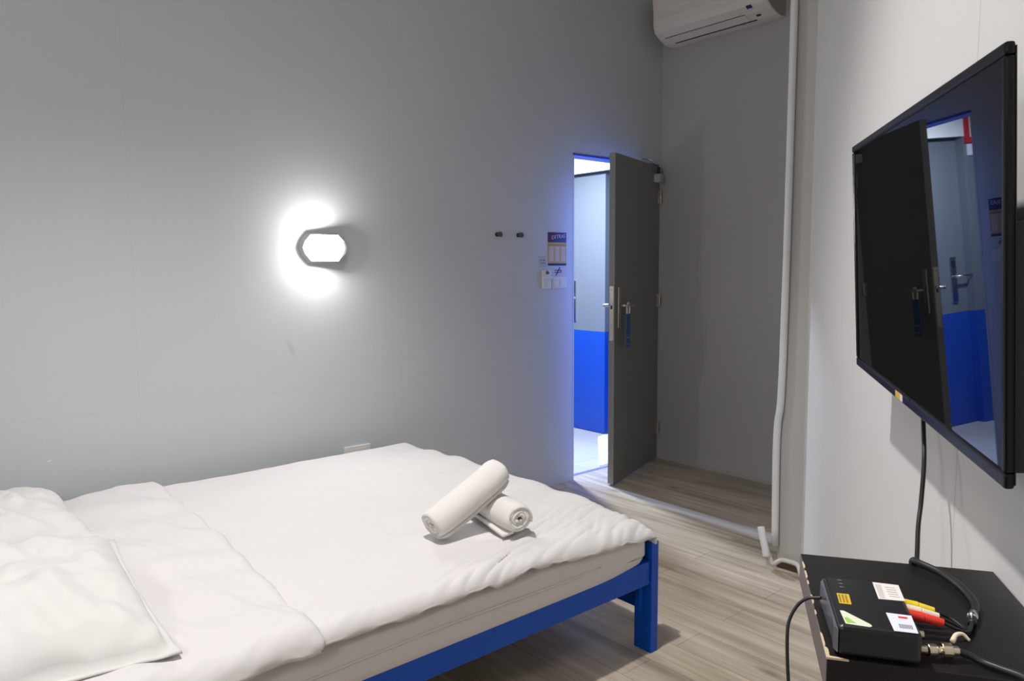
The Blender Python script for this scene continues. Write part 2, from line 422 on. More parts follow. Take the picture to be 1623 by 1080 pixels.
bm = nb(); box(bm, (4.47, 4.085, 0.005), (4.52, 4.563, 2.115)); obj('door_leaf', bm, M_CORR, d2)
bm = nb(); box(bm, (4.457, 4.405, 0.92), (4.4699, 4.460, 1.255)); lp = obj('lock_plate', bm, M_CHROME, d2, bevel=0.003)
bm = nb(); box(bm, (4.4545, 4.418, 1.175), (4.4569, 4.448, 1.225)); obj('card_slot', bm, M_ACDARK, lp)
bm = nb(); cyl(bm, (4.457, 4.43, 1.11), (4.42, 4.43, 1.11), 0.009); tube(bm, [(4.42, 4.423, 1.11), (4.42, 4.57, 1.11)], 0.008, smooth=False); obj('door_handle', bm, M_CHROME, lp, smooth=True)
# red sign and pale notice on the corridor wall (seen in the television's reflection)
s = empty('wall_sign', (4.404, 4.69, 2.05))
tag(s, 'red notice with a pale panel below, reflected in the television screen', 'sign')
bm = nb(); box(bm, (4.398, 4.575, 2.07), (4.4038, 4.68, 2.29)); obj('red_panel', bm, M_SIGNRED, s)
bm = nb(); box(bm, (4.3965, 4.625, 2.11), (4.3978, 4.67, 2.27)); obj('printed_patch', bm, M_CREAM, s)
bm = nb(); box(bm, (4.399, 4.60, 1.98), (4.4098, 4.69, 2.062)); obj('pale_panel', bm, M_COOLWHITE, s)
# thin pale slab for an unidentified bright patch on the tiles
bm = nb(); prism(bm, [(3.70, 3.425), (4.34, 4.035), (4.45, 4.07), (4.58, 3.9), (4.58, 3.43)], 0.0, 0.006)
tag(obj('floor_patch', bm, mat('pale_mint_patch', (0.70, 0.80, 0.80), 0.6)), 'pale flat patch on the corridor tiles just behind the grey door', 'mat')  # unidentified patch, not known to be a mat

# ================================================================ BEDROOM DOOR
HP = Vector((4.158, 3.298, 0)); TP = Vector((3.423, 3.049, 0))
dv = (TP-HP).normalized(); nv_ = Vector((-dv.y, dv.x, 0)); 
if nv_.dot(-TP) < 0: nv_ = -nv_
DW = (TP-HP).length; TH = 0.038
MD = frame(HP, dv, nv_, (0, 0, 1))      # x along leaf from hinge, y out of inner face, z up
d1 = empty('door_1', HP); tag(d1, kind='structure', label='dark grey room door standing half open')
bm = nb(); box(bm, (0, -TH, 0.012), (DW, 0, 2.045), MD); leaf = obj('door_leaf', bm, M_DOOR, d1, bevel=0.0015)
bm = nb(); box(bm, (0.001, -TH-0.001, 0.013), (DW-0.001, -TH, 2.044), MD); obj('outer_bounce_face', bm, mat('blue_bounce_door_face', (0.17, 0.27, 0.72), 0.4), leaf)  # unseen side, tinted blue to bounce blue light onto the long wall
bm = nb(); box(bm, (DW, -TH+0.001, 0.013), (DW+0.0015, -0.001, 2.044), MD); obj('edge_band', bm, M_DOORPALE, leaf)
bm = nb(); box(bm, (DW+0.0015, -TH+0.006, 0.912), (DW+0.004, -0.006, 1.245), MD); fp = obj('lock_faceplate', bm, M_STEEL, d1)
tag(fp, 'steel lock faceplate on the door edge')
bm = nb(); cyl(bm, MD @ Vector((DW+0.004, -TH/2, 1.135)), MD @ Vector((DW+0.011, -TH/2, 1.135)), 0.010, 14); obj('latch_bolt', bm, M_CHROME, fp, smooth=True)
bm = nb(); box(bm, (DW+0.004, -TH/2-0.006, 1.105), (DW+0.005, -TH/2+0.006, 1.125), MD); box(bm, (DW+0.004, -TH/2-0.004, 1.222), (DW+0.0048, -TH/2+0.004, 1.226), MD); box(bm, (DW+0.004, -TH/2-0.002, 1.00), (DW+0.0048, -TH/2+0.002, 1.005), MD); obj('lock_slot', bm, M_ACDARK, fp)
for side, y0, y1, nm in ((1, 0.0, 0.011, 'inner_lock_plate'), (-1, -TH-0.011, -TH, 'outer_lock_plate')):
    bm = nb(); box(bm, (DW-0.078, y0, 0.985), (DW-0.040, y1, 1.240), MD); lp = obj(nm, bm, M_STEEL, d1, bevel=0.004)
    yy = 0.011 if side > 0 else -TH-0.011; y2 = yy + side*0.045
    bm = nb(); cyl(bm, MD @ Vector((DW-0.060, yy, 1.125)), MD @ Vector((DW-0.060, y2, 1.125)), 0.0095, 14)
    tube(bm, [MD @ Vector((DW-0.051, y2, 1.125)), MD @ Vector((DW-0.11, y2, 1.125)), MD @ Vector((DW-0.185, y2, 1.125))], 0.0085, 12, smooth=False)
    obj('lever_handle', bm, M_STEEL, lp, smooth=True)
for z in (1.84, 1.13, 0.23):
    bm = nb()
    for k in (-0.028, 0.0, 0.028):
        cyl(bm, MD @ Vector((0.004, 0.008, z+k-0.0125)), MD @ Vector((0.004, 0.008, z+k+0.0125)), 0.0075, 12)
    box(bm, (0.0, 0.0005, z-0.045), (0.030, 0.002, z+0.045), MD)
    obj('hinge', bm, M_STEEL, d1, smooth=False)
# closer
bm = nb(); box(bm, (0.05, 0.0005, 1.93), (0.125, 0.045, 1.985), MD); cl = obj('door_closer', bm, M_LAMPBODY, d1, bevel=0.004)
bm = nb(); cyl(bm, MD @ Vector((0.085, 0.022, 1.985)), MD @ Vector((0.085, 0.022, 2.03)), 0.011, 12); obj('spindle', bm, M_DARKMETAL, cl, smooth=True)
bm = nb(); tube(bm, [MD @ Vector((0.085, 0.022, 2.035)), MD @ Vector((0.27, 0.035, 2.06)), Vector((3.98, 3.302, 2.085))], 0.006, 8, smooth=False); obj('closer_arm', bm, M_CHROME, cl, smooth=True)

# hanger card on the lever
hg = empty('door_hanger', MD @ Vector((DW-0.080, 0.03, 0.86))); tag(hg, 'blue hanging card with a white top on the door lever', 'door hanger')
def hx(x, y, z): return MD @ Vector((x, y, z))
bm = nb(); box(bm, (DW-0.120, 0.0535, 0.865), (DW-0.052, 0.0555, 1.075), MD); hc = obj('card', bm, M_HANGER, hg)
bm = nb(); box(bm, (DW-0.110, 0.0557, 0.925), (DW-0.062, 0.0563, 0.93), MD); obj('printed_line', bm, M_INKL, hc)
bm = nb(); box(bm, (DW-0.110, 0.0557, 0.885), (DW-0.062, 0.0563, 0.888), MD); obj('printed_line', bm, M_INKL, hc)
bm = nb(); tube(bm, [hx(DW-0.105, 0.0545, 1.075), hx(DW-0.107, 0.0545, 1.12), hx(DW-0.086, 0.0545, 1.142), hx(DW-0.065, 0.0545, 1.12), hx(DW-0.067, 0.0545, 1.075)], 0.0045, 8); obj('hanger_loop', bm, M_WHITE, hg, smooth=True)

# ================================================================ WALL LAMP
LX, LZ = 1.632, 1.457
wl = empty('wall_lamp', (LX, YA, LZ)); tag(wl, 'glowing oval bulkhead lamp with a grey eight sided body on the wall', 'wall lamp')
def octo(w, h, c, dx=0): return [(-w+c+dx, -h), (w-c+dx, -h), (w+dx, -h+c*0.95), (w+dx, h-c*0.95), (w-c+dx, h), (-w+c+dx, h), (-w+dx, h-c*0.95), (-w+dx, -h+c*0.95)]
ML = frame((LX, YA, LZ), (1, 0, 0), (0, 0, 1), (0, -1, 0))
def oct_pts(w, h):     # elongated octagon: pointed-ish ends like the photo
    return [(-w, 0), (-w*0.90, -h*0.45), (-w*0.62, -h), (w*0.62, -h), (w*0.90, -h*0.45), (w, 0), (w*0.90, h*0.45), (w*0.62, h), (-w*0.62, h), (-w*0.90, h*0.45)]
bm = nb()
rings = []
for w, h, d in ((0.118, 0.071, 0.0), (0.118, 0.071, 0.008), (0.106, 0.062, 0.024), (0.094, 0.052, 0.026), (0.090, 0.048, 0.016)):
    ring = []
    for x, y in oct_pts(w, h):
        dd = d
        if d > 0.02 and x > 0.03: dd = d + 0.030*min(1, (x-0.03)/0.05)
        ring.append(bm.verts.new(ML @ Vector((x, y, dd))))
    rings.append(ring)
for a, b in zip(rings, rings[1:]):
    for j in range(10): bm.faces.new((a[j], a[(j+1) % 10], b[(j+1) % 10], b[j]))
bm.faces.new(rings[-1]); bm.faces.new(rings[0][::-1])
obj('lamp_body', bm, M_LAMPBODY, wl)
bm = nb()
ringsd = []
for k in range(7):
    t = k/6*math.pi/2
    ringsd.append([bm.verts.new(ML @ Vector((0.0855*math.cos(t)**0.6*math.cos(a)*(1 if k < 6 else 0.02), 0.0455*math.cos(t)**0.6*math.sin(a)*(1 if k < 6 else 0.02), 0.0162+0.066*math.sin(t)))) for a in [2*math.pi*i/32 for i in range(32)]])
for a, b in zip(ringsd, ringsd[1:]):
    for j in range(32): bm.faces.new((a[j], a[(j+1) % 32], b[(j+1) % 32], b[j]))
bm.faces.new(ringsd[-1]); bm.faces.new(ringsd[0][::-1])
obj('diffuser', bm, M_LAMP, wl, smooth=True)

# ================================================================ HOOKS
def hook(x):
    t = empty('wall_hook', (x, YA, 1.549))
    bm = nb(); cyl(bm, (x, YA-0.0002, 1.549), (x, YA-0.006, 1.549), 0.012, 16); obj('back_plate', bm, M_DARKMETAL, t, smooth=False)
    bm = nb(); cyl(bm, (x, YA-0.006, 1.549), (x, YA-0.026, 1.549), 0.006, 12); cyl(bm, (x, YA-0.026, 1.549), (x, YA-0.036, 1.549), 0.0145, 18); obj('knob', bm, mat('dull_nickel', (0.16, 0.16, 0.17), 0.4, 0.7), t, smooth=False)
    return t
h1 = hook(2.712); tag(h1, 'small dark round wall hook, the one nearer the lamp', 'wall hook', 'pair of wall hooks')
h2 = h1.copy(); COL.objects.link(h2); h2.location = (2.872, YA, 1.549)
for ch in list(h1.children):
    c = ch.copy(); COL.objects.link(c); c.parent = h2
h2['label'] = 'small dark round wall hook, the one nearer the doorway poster'

# ================================================================ POSTER AND SWITCH CLUSTER (on wall_left)
def wbox(x0, z0, x1, z1, d0, d1): 
    bm = nb(); box(bm, (x0, YA-d1, z0), (x1, YA-d0, z1)); return bm
def MT(x, z, d): return frame((x, YA-d, z), (1, 0, 0), (0, 0, 1), (0, -1, 0))
ps = empty('poster', (3.188, YA, 1.37)); tag(ps, 'small poster with a navy header and ochre body beside the doorway', 'poster')
X0, X1, Z0, Z1 = 3.110, 3.266, 1.372, 1.574
obj('paper', wbox(X0, Z0, X1, Z1, 0.0001, 0.0015), M_POSTY, ps)
hd = obj('header', wbox(X0, 1.513, X1, Z1, 0.0015, 0.0019), M_POSTN, ps)
bm = nb(); M_ = MT(X0, 1.513, 0.0019); prism(bm, [(0, 0), (0.05, 0), (0.075, 0.061), (0, 0.061)], 0, 0.0003, M_); obj('header_panel', bm, M_POSTR, hd)
text_mesh('lettering', 'EXTRAS', 0.033, MT(3.196, 1.547, 0.0024) @ Matrix.Rotation(R(6), 4, 'Z'), M_POSTT, hd, shear=0.2)
obj('divider', wbox(X0, 1.494, X1, 1.500, 0.0015, 0.0018), M_OLIVE, ps)
for i, xx in enumerate((3.122, 3.172, 3.222)):
    obj('text_column', wbox(xx, 1.398, xx+0.034, 1.488, 0.0015, 0.0018), M_POSTP, ps)
obj('footer', wbox(X0, Z0, X1, 1.386, 0.0015, 0.0019), M_NAVYINK, ps)
# faint sticker, left
st = empty('wall_sticker', (3.075, YA, 1.37)); tag(st, 'faint pale sticker with tiny print above the key card holder', 'sticker')
obj('sticker_paper', wbox(3.040, 1.362, 3.095, 1.432, 0.0001, 0.0012), mat('translucent_pale', (0.46, 0.46, 0.50), 0.4), st)
bm = wbox(3.048, 1.403, 3.064, 1.407, 0.0012, 0.0015); box(bm, (3.072, YA-0.0015, 1.400), (3.082, YA-0.0012, 1.410)); box(bm, (3.048, YA-0.0015, 1.386), (3.088, YA-0.0012, 1.389)); obj('tiny_print', bm, M_INK, st)
# key card holder switch
kc = empty('card_switch', (3.092, YA, 1.23)); tag(kc, 'white upright key card holder on the wall below the faint sticker', 'card switch')
bm = wbox(3.056, 1.232, 3.129, 1.346, 0.0001, 0.014); obj('housing', bm, M_WPLAST, kc, bevel=0.006)
bm = wbox(3.052, 1.292, 3.133, 1.308, 0.0141, 0.022); obj('card_lip', bm, M_WPLAST, kc, bevel=0.003)
bm = nb(); M_ = MT(3.094, 1.329, 0.0142); prism(bm, [(0.014*math.cos(a), 0.010*math.sin(a)) for a in [2*math.pi*i/16 for i in range(16)]], 0, 0.001, M_); prism(bm, [(-0.005, 0.008), (0.005, 0.008), (0.0, 0.018)], 0, 0.001, M_); obj('key_symbol', bm, M_INK, kc)
# switch plate
swp = empty('switch_plate', (3.20, YA, 1.235)); tag(swp, 'white double light switch plate beside the key card holder', 'light switch')
obj('plate', wbox(3.140, 1.234, 3.262, 1.302, 0.0001, 0.008), M_WPLAST, swp, bevel=0.002)
for a in (3.150, 3.203): obj('rocker', wbox(a, 1.244, a+0.047, 1.292, 0.0081, 0.0115), M_WPLAST, swp, bevel=0.002)
# crossed symbol above switch
sy = empty('wall_symbol', (3.195, YA, 1.338)); tag(sy, 'dark crossed out equals mark on the wall above the light switch', 'symbol')
bm = nb(); M_ = MT(3.195, 1.337, 0.0002)
box(bm, (-0.028, 0.004, 0), (0.028, 0.009, 0.0008), M_); box(bm, (-0.028, -0.009, 0), (0.024, -0.004, 0.0008), M_); box(bm, (0.024, -0.007, 0), (0.030, 0.007, 0.0008), M_)
obj('bars', bm, M_NAVYINK, sy)
bm = nb(); box(bm, (-0.030, -0.0035, 0.0009), (0.030, 0.0035, 0.0014), M_ @ Matrix.Rotation(R(56), 4, 'Z')); obj('slash', bm, M_NAVYINK, sy)

# ================================================================ AIR CONDITIONER
ac = empty('air_conditioner', (XB, 2.81, 2.818)); tag(ac, 'cream wall air conditioner high on the shaded wall above the door', 'air conditioner')
Y0a, Y1a = 2.409, 3.217
prof = [(0.0, 2.818), (0.05, 2.816), (0.095, 2.821), (0.155, 2.842), (0.205, 2.872), (0.222, 2.905), (0.228, 2.945), (0.226, 2.985), (0.229, 3.03), (0.236, 3.075), (0.236, 3.09), (0.20, 3.105), (0.0, 3.105)]
def acp(d, z, y): return Vector((XB-0.0005-d, y, z))
bm = nb()
ys = [Y0a, Y0a+0.012, Y1a-0.012, Y1a]
rr_ = []
for k, y in enumerate(ys):
    s_ = 0.97 if k in (0, 3) else 1.0
    rr_.append([bm.verts.new(acp(d*s_, 2.96+(z-2.96)*(0.99 if k in (0, 3) else 1), y)) for d, z in prof])
n = len(prof)
for a, b in zip(rr_, rr_[1:]):
    for j in range(n): bm.faces.new((a[j], a[(j+1) % n], b[(j+1) % n], b[j]))
bm.faces.new(rr_[0][::-1]); bm.faces.new(rr_[-1])
body = obj('casing', bm, M_AC, ac, bevel=0.003)
bm = nb()   # end face sheet in darkened casing colour, shade painted in
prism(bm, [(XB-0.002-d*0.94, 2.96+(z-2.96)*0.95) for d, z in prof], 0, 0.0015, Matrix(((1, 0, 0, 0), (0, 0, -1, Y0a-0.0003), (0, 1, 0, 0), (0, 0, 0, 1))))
obj('end_shade', bm, mat('shaded_end_plastic', (0.36, 0.33, 0.31), 0.5), ac)
def ac_strip(name, d0, z0, d1, z1, ya, yb, th, mt, par):
    a = acp(d0, z0, 0); b = acp(d1, z1, 0); t = (b-a).normalized(); nn_ = Vector((-t.z, 0, t.x))
    if nn_.z > 0: nn_ = -nn_
    bm = nb(); vs = []
    for y in (ya, yb):
        for p in (a, b):
            for o_ in (-0.002, th): 
                q = p + nn_*o_; vs.append(bm.verts.new((q.x, y, q.z)))
    bmesh.ops.convex_hull(bm, input=bm.verts)
    return obj(name, bm, mt, par)
flap = ac_strip('louvre_flap', 0.098, 2.8225, 0.153, 2.8415, Y0a+0.17, Y1a-0.06, 0.0035, M_AC, ac)
ac_strip('upper_slot', 0.157, 2.8435, 0.160, 2.845, Y0a+0.17, Y1a-0.055, 0.0022, M_ACDARK, flap)
ac_strip('lower_slot', 0.086, 2.8195, 0.094, 2.821, Y0a+0.13, Y1a-0.085, 0.003, M_ACDARK, flap)
ac_strip('sensor_window', 0.118, 2.8297, 0.132, 2.834, Y0a+0.085, Y0a+0.112, 0.0025, M_ACDARK, ac)
ac_strip('badge', 0.19, 2.862, 0.207, 2.876, Y0a+0.10, Y0a+0.135, 0.004, mat('badge_blue', (0.03, 0.02, 0.16), 0.4), ac)
ac_strip('printed_marks', 0.066, 2.8180, 0.074, 2.8186, Y0a+0.22, Y0a+0.245, 0.0018, M_INKL, ac)
ac_strip('printed_marks', 0.066, 2.8180, 0.070, 2.8184, Y0a+0.15, Y0a+0.19, 0.0018, M_INKL, ac)

# ================================================================ CONDUIT AND CABLE at wall end
cp = empty('conduit', (3.022, 1.73, 0)); tag(cp, 'white vertical conduit running up the edge of the wall end', 'conduit')
bm = nb(); tube(bm, [(3.022, 1.700, 3.59), (3.022, 1.700, 2.4), (3.022, 1.704, 1.2), (3.022, 1.710, 0.78), (3.022, 1.722, 0.66), (3.020, 1.724, 0.5), (3.020, 1.718, 0.10)], 0.0155, 16, k=5); obj('pipe', bm, M_PIPE, cp, smooth=True)
bm = nb(); tube(bm, [(3.000, 1.778, 0.175), (2.992, 1.765, 0.145), (2.982, 1.742, 0.085), (2.980, 1.735, 0.055)], 0.016, 14); obj('elbow', bm, M_PIPE, cp, smooth=True)
bm = nb(); tube(bm, [(2.985, 1.748, 0.11), (2.995, 1.728, 0.05), (3.00, 1.712, 0.022), (3.010, 1.68, 0.045), (3.010, 1.64, 0.05), (3.008, 1.60, 0.046), (2.985, 1.572, 0.02), (2.93, 1.53, 0.011), (2.80, 1.44, 0.011)], 0.0105, 10)
tag(obj('floor_cable', bm, M_WIRE, smooth=True), 'thick white cable curving from the conduit along the foot of the wall end', 'cable')

# ================================================================ BED
PXa, PXb, PYa, PYb = 1.993, 2.030, 1.595, 1.672
HX = -0.22                                   # head end
bf = empty('bed_frame', (1.0, 2.35, 0)); tag(bf, 'blue painted wooden bed frame under the white mattress', 'bed')
for y0, y1 in ((PYa, PYb), (3.045, 3.122)):
    bm = nb(); box(bm, (PXa, y0, 0), (PXb, y1, 0.402)); obj('foot_post', bm, M_BED, bf, bevel=0.002)
    bm = nb(); box(bm, (HX-0.04, y0, 0), (HX, y1, 0.85)); obj('head_post', bm, M_BED, bf, bevel=0.002)
bm = nb(); box(bm, (HX, 1.602, 0.252), (PXa-0.0005, 1.627, 0.335)); obj('side_rail', bm, M_BED, bf, bevel=0.002)
bm = nb(); box(bm, (HX, 3.09, 0.252), (PXa-0.0005, 3.115, 0.335)); obj('side_rail', bm, M_BED, bf, bevel=0.002)
bm = nb(); box(bm, (PXa+0.004, PYb, 0.145), (PXb-0.008, 3.045, 0.232)); obj('lower_cross_rail', bm, M_BED, bf, bevel=0.002)
bm = nb(); box(bm, (PXa+0.004, PYb, 0.262), (PXb-0.008, 3.045, 0.345)); obj('foot_rail', bm, M_BED, bf, bevel=0.002)
bm = nb(); box(bm, (HX-0.03, PYb, 0.55), (HX-0.01, 3.045, 0.80)); obj('headboard', bm, M_BED, bf, bevel=0.002)
bm = nb(); box(bm, (PXa-0.022, 1.628, 0.150), (PXa-0.0005, 1.652, 0.335)); obj('corner_cleat', bm, M_BED, bf, bevel=0.0015)
for i in range(11):
    x = HX+0.08+i*0.195
    bm = nb(); box(bm, (x, 1.628, 0.272), (x+0.07, 3.089, 0.288)); obj('slat', bm, M_BASE, bf)

# mattress: rounded soft slab
def rbox(bm, lo, hi, r, seg=6, bulge=0.0):
    """box with quarter-round edges all over through a superellipse-ish lattice"""
    c = [(a+b)/2 for a, b in zip(lo, hi)]; hlf = [(b-a)/2 for a, b in zip(lo, hi)]
    bmesh.ops.create_cube(bm, size=2)
    bmesh.ops.subdivide_edges(bm, edges=bm.edges, cuts=28, use_grid_fill=True)
    for v in bm.verts:
        p = v.co
        q = [0, 0, 0]; ins = [0, 0, 0]
        for i in range(3):
            x = p[i]*hlf[i]
            # concentrate samples near the edges
            t = p[i]; t = math.copysign(1-(1-abs(t))**1.6, t); x = t*hlf[i]
            inn = max(-(hlf[i]-r), min(hlf[i]-r, x)); ins[i] = inn; q[i] = x-inn
        qv = Vector(q)
        mx_ = max(abs(a) for a in q)
        if mx_ > 1e-9:
            qv = qv.normalized()*mx_ 
        v.co = Vector(c)+Vector(ins)+qv
bm = nb(); rbox(bm, (HX+0.01, 1.593, 0.300), (1.985, 3.10, 0.475), 0.055)
for v in bm.verts:
    p = v.co
    # mattress lifts a little over the foot corner, sags between
    if p.z < 0.36:
        e = max(0.0, (p.x-1.72)/0.26); p.z += 0.030*e*e
    w = noise.noise(Vector((p.x*1.5, p.y*3, p.z*9)))*0.004
    if p.y < 1.68 and p.z < 0.44: p.y += w
    p.z = max(p.z, 0.2885)
mt = obj('mattress', bm, M_MATT, smooth=True); tag(mt, 'thick mattress in an off white cover lying on the blue bed frame', 'mattress')
bm = nb()
tube(bm, [(x, 1.5925-0.0010, 0.388+0.003*math.sin(x*7)) for x in [HX+0.15+0.2*i for i in range(10)]], 0.0035, 6); obj('piping', bm, M_MATT, mt, smooth=True)
tag(mt.children[0], None)

# duvet: sheet draped over the top
def hem_z(x):
    return 0.452 - 0.012*math.sin(x*5.0)*0.6 - 0.05*max(0, (x-1.70)/0.30)**1.6
def duvet_point(u, v, x0, x1, top, yb, yf, lift=0.0, skirt=0.065, drop_foot=True):
    # u along X (0 head .. 1 foot side), v across: 0 near-side hem .. 1 wall side hem
    SK = 0.09
    x = x0 + (x1-x0)*min(1, u/(1-0.05)) if drop_foot else x0+(x1-x0)*u
    return x
def make_duvet(name, x0, x1, y0, y1, ztop, skirt_near, skirt_far, skirt_foot, nu, nv, seed, wr=1.0, parent=None, thick=0.012, foot_round=0.05, side_round=0.05, slant=0.0):
    bm = nb()
    Lx = (x1-x0); Ly = (y1-y0)
    # arc-length parametrisation: flat + quarter round + vertical drop
    def edge(s, flat, rad):            # s distance from the start of the rounding; returns outward, down
        if s <= 0: return 0.0, 0.0
        q = rad*math.pi/2
        if s < q:
            a = s/rad; return rad*math.sin(a), rad*(1-math.cos(a))
        return rad, rad+(s-q)
    def fn(i, j):
        # along x
        fx = Lx-foot_round
        totx = fx + foot_round*math.pi/2 + skirt_foot
        sx = i*totx
        # denser samples at the foot
        ox, dx_ = edge(sx-fx, fx, foot_round); x = x0+min(sx, fx)+ox
        # across y from near hem to far hem
        fy = Ly-2*side_round
        a0 = skirt_near + side_round*math.pi/2; a1 = skirt_far + side_round*math.pi/2
        tot = a0+fy+a1; sy = j*tot
        if sy < a0:
            oy, dy_ = edge(a0-sy, 0, side_round); y = y0+side_round-oy
        elif sy > a0+fy:
            oy, dy_ = edge(sy-a0-fy, 0, side_round); y = y1-side_round+oy
        else:
            dy_ = 0; y = y0+side_round+(sy-a0)
        z = ztop - dx_ - dy_
        if dx_ > 0 and dy_ > 0: z = ztop - max(dx_, dy_) - 0.25*min(dx_, dy_)
        # broad softness
        cx = (x-x0)/Lx; cy = (y-y0)/Ly
        z += 0.012*math.sin(math.pi*min(1, max(0, cy)))*wr
        z += 0.010*fbm((x*1.3, y*1.6, seed), 1.0, 2)*wr
        # drooping near-foot corner
        dc = math.hypot((x1-x)/0.42, (y-y0)/0.34)
        if not slant and dc < 1: z -= 0.030*(1-dc)**1.3
        # fine creases, running diagonally toward the near edge
        near = max(0, 1-(y-y0)/(0.16+0.16*max(0, min(1, (x-1.2)/0.6))))
        ph = (y-y0) - 0.38*(x-1.2)
        amp = 0.0105*near**0.7*(0.25+0.75*max(0, min(1, (x-1.0)/0.5)))
        al = x*0.93+(y-y0)*0.37; cr = 1.5-3.4*abs(noise.noise(Vector((al*3.0, ph*27+1.2*noise.noise(Vector((x*4, y*4, seed))), seed)))) + 1.3*noise.noise(Vector((al*5.0, ph*58, seed+3)))
        gate = max(0, 0.55+0.9*fbm((x*2.2, y*1.5, seed+9), 1, 2))
        z += amp*cr*gate*wr
        z += 0.0030*wr*fbm((x*7+y*4, y*7-x*3, seed+2), 1, 3)
        if slant: z += 0.015*noise.noise(Vector(((x+0.45*y)*9, (y-0.45*x)*2.4, seed)))*min(1, max(0, (cx-0.35)*4)) - 0.006*abs(noise.noise(Vector(((x+0.5*y)*17, (y-0.5*x)*4, seed+5))))
        # soft long creases from the foot edge inwards
        ft = max(0, 1-(x1-x)/0.5)
        z += 0.0045*ft*math.sin(y*27+3*fbm((x*2, y*2, seed), 1, 2))*wr
        if dy_ > side_round*0.9 and j < 0.5:
            y += 0.0035*math.sin(x*40+2*fbm((x*2, 0, seed), 1, 2))
            z += 0.003*fbm((x*5, 3, seed), 1, 2)
        if slant: x += slant*max(0, (2.9-y)/1.3)**1.2*max(0, cx)
        return Vector((x, y, z))
    grid(bm, nu, nv, fn)
    o = obj(name, bm, M_SHEET, parent, smooth=True)
    so = o.modifiers.new('thickness', 'SOLIDIFY'); so.thickness = thick; so.offset = 1
    return o
dv_ = make_duvet('duvet', 0.55, 1.992, 1.583, 3.135, 0.487, 0.0, 0.06, 0.0, 300, 330, 3.1, thick=0.010, side_round=0.034, foot_round=0.055)
tag(dv_, 'white duvet spread flat over the foot half of the mattress', 'duvet')
dt = make_duvet('folded_duvet', -0.18, 0.80, 1.575, 3.145, 0.504, 0.006, 0.06, 0.0, 170, 260, 8.4, wr=1.25, thick=0.014, side_round=0.040, foot_round=0.028, slant=-0.055)
tag(dt, 'white folded cover lying across the bed beside the pillows', 'cover')
# piping edge of the folded cover
bm = nb(); tube(bm, [(-0.15+0.1*i, 1.5745+0.002*math.sin(i*1.7), 0.458+0.003*math.sin(i*0.9)) for i in range(9)] + [(0.735, 1.583, 0.466)], 0.0045, 6); obj('piped_edge', bm, M_SHEET, dt, smooth=True)

# ---- pillows
def pillow(name, cx, cy, z0, lx, ly, h, rotz, seed, tilt=0.0, drop=0.035):
    bm = nb()
    Mx = Matrix.Translation((cx, cy, z0)) @ Matrix.Rotation(rotz, 4, 'Z') @ Matrix.Rotation(tilt, 4, 'X')
    n1, n2 = 70, 84
    def top(sgn):
        def fn(i, j):
            a = 2*i-1; b = 2*j-1
            fl = 0.06
            ra = min(1, abs(a)/(1-fl)); rb = min(1, abs(b)/(1-fl))
            pr = (max(0, 1-ra**2.6)*max(0, 1-rb**2.6))**0.42
            pinch = 1-0.045*(1-b*b)*abs(a)**4
            pinch2 = 1-0.055*(1-a*a)*abs(b)**4
            x = a*lx/2*pinch*1.0; y = b*ly/2*pinch2
            z = h*0.5*pr*(1.18 if sgn > 0 else 0.82)
            wr = fbm((a*2.2, b*2.2, seed+sgn), 1, 3)*0.014*(0.4+pr) + 0.006*math.sin((a*1.4+b*0.7)*9+seed+2*fbm((a*2, b*2, seed), 1, 2))*(pr**0.5)
            cor = (abs(a)*abs(b))**3
            wr += 0.009*cor*math.sin((a-b)*24+seed)
            zz = -drop*(1-pr) + sgn*(z + 0.0025) + (wr if sgn > 0 else wr*0.4)*(1 if pr > 0.02 else 0.4)
            return Mx @ Vector((x, y, zz))
        return fn
    A = grid(bm, n1, n2, top(1)); B = grid(bm, n1, n2, top(-1))
    # weld borders
    per = lambda V: [V[i][0] for i in range(n1)] + [V[n1][j] for j in range(n2)] + [V[i][n2] for i in range(n1, 0, -1)] + [V[0][j] for j in range(n2, 0, -1)]
    pa, pb = per(A), per(B); k = len(pa)
    for i in range(k): bm.faces.new((pa[i], pb[i], pb[(i+1) % k], pa[(i+1) % k]))
    return obj(name, bm, M_PILLOW, smooth=True)
p1 = pillow('pillow', 0.19, 2.795, 0.568, 0.56, 0.68, 0.115, R(2), 1.3, R(0)); tag(p1, 'white pillow at the left edge, the one against the wall', 'pillow', 'pillows at the head of the bed')
p2 = pillow('pillow', 0.185, 2.042, 0.576, 0.58, 0.78, 0.125, R(-3), 4.7, R(2)); tag(p2, 'white pillow at the lower left, the one nearest the bed edge', 'pillow', 'pillows at the head of the bed')

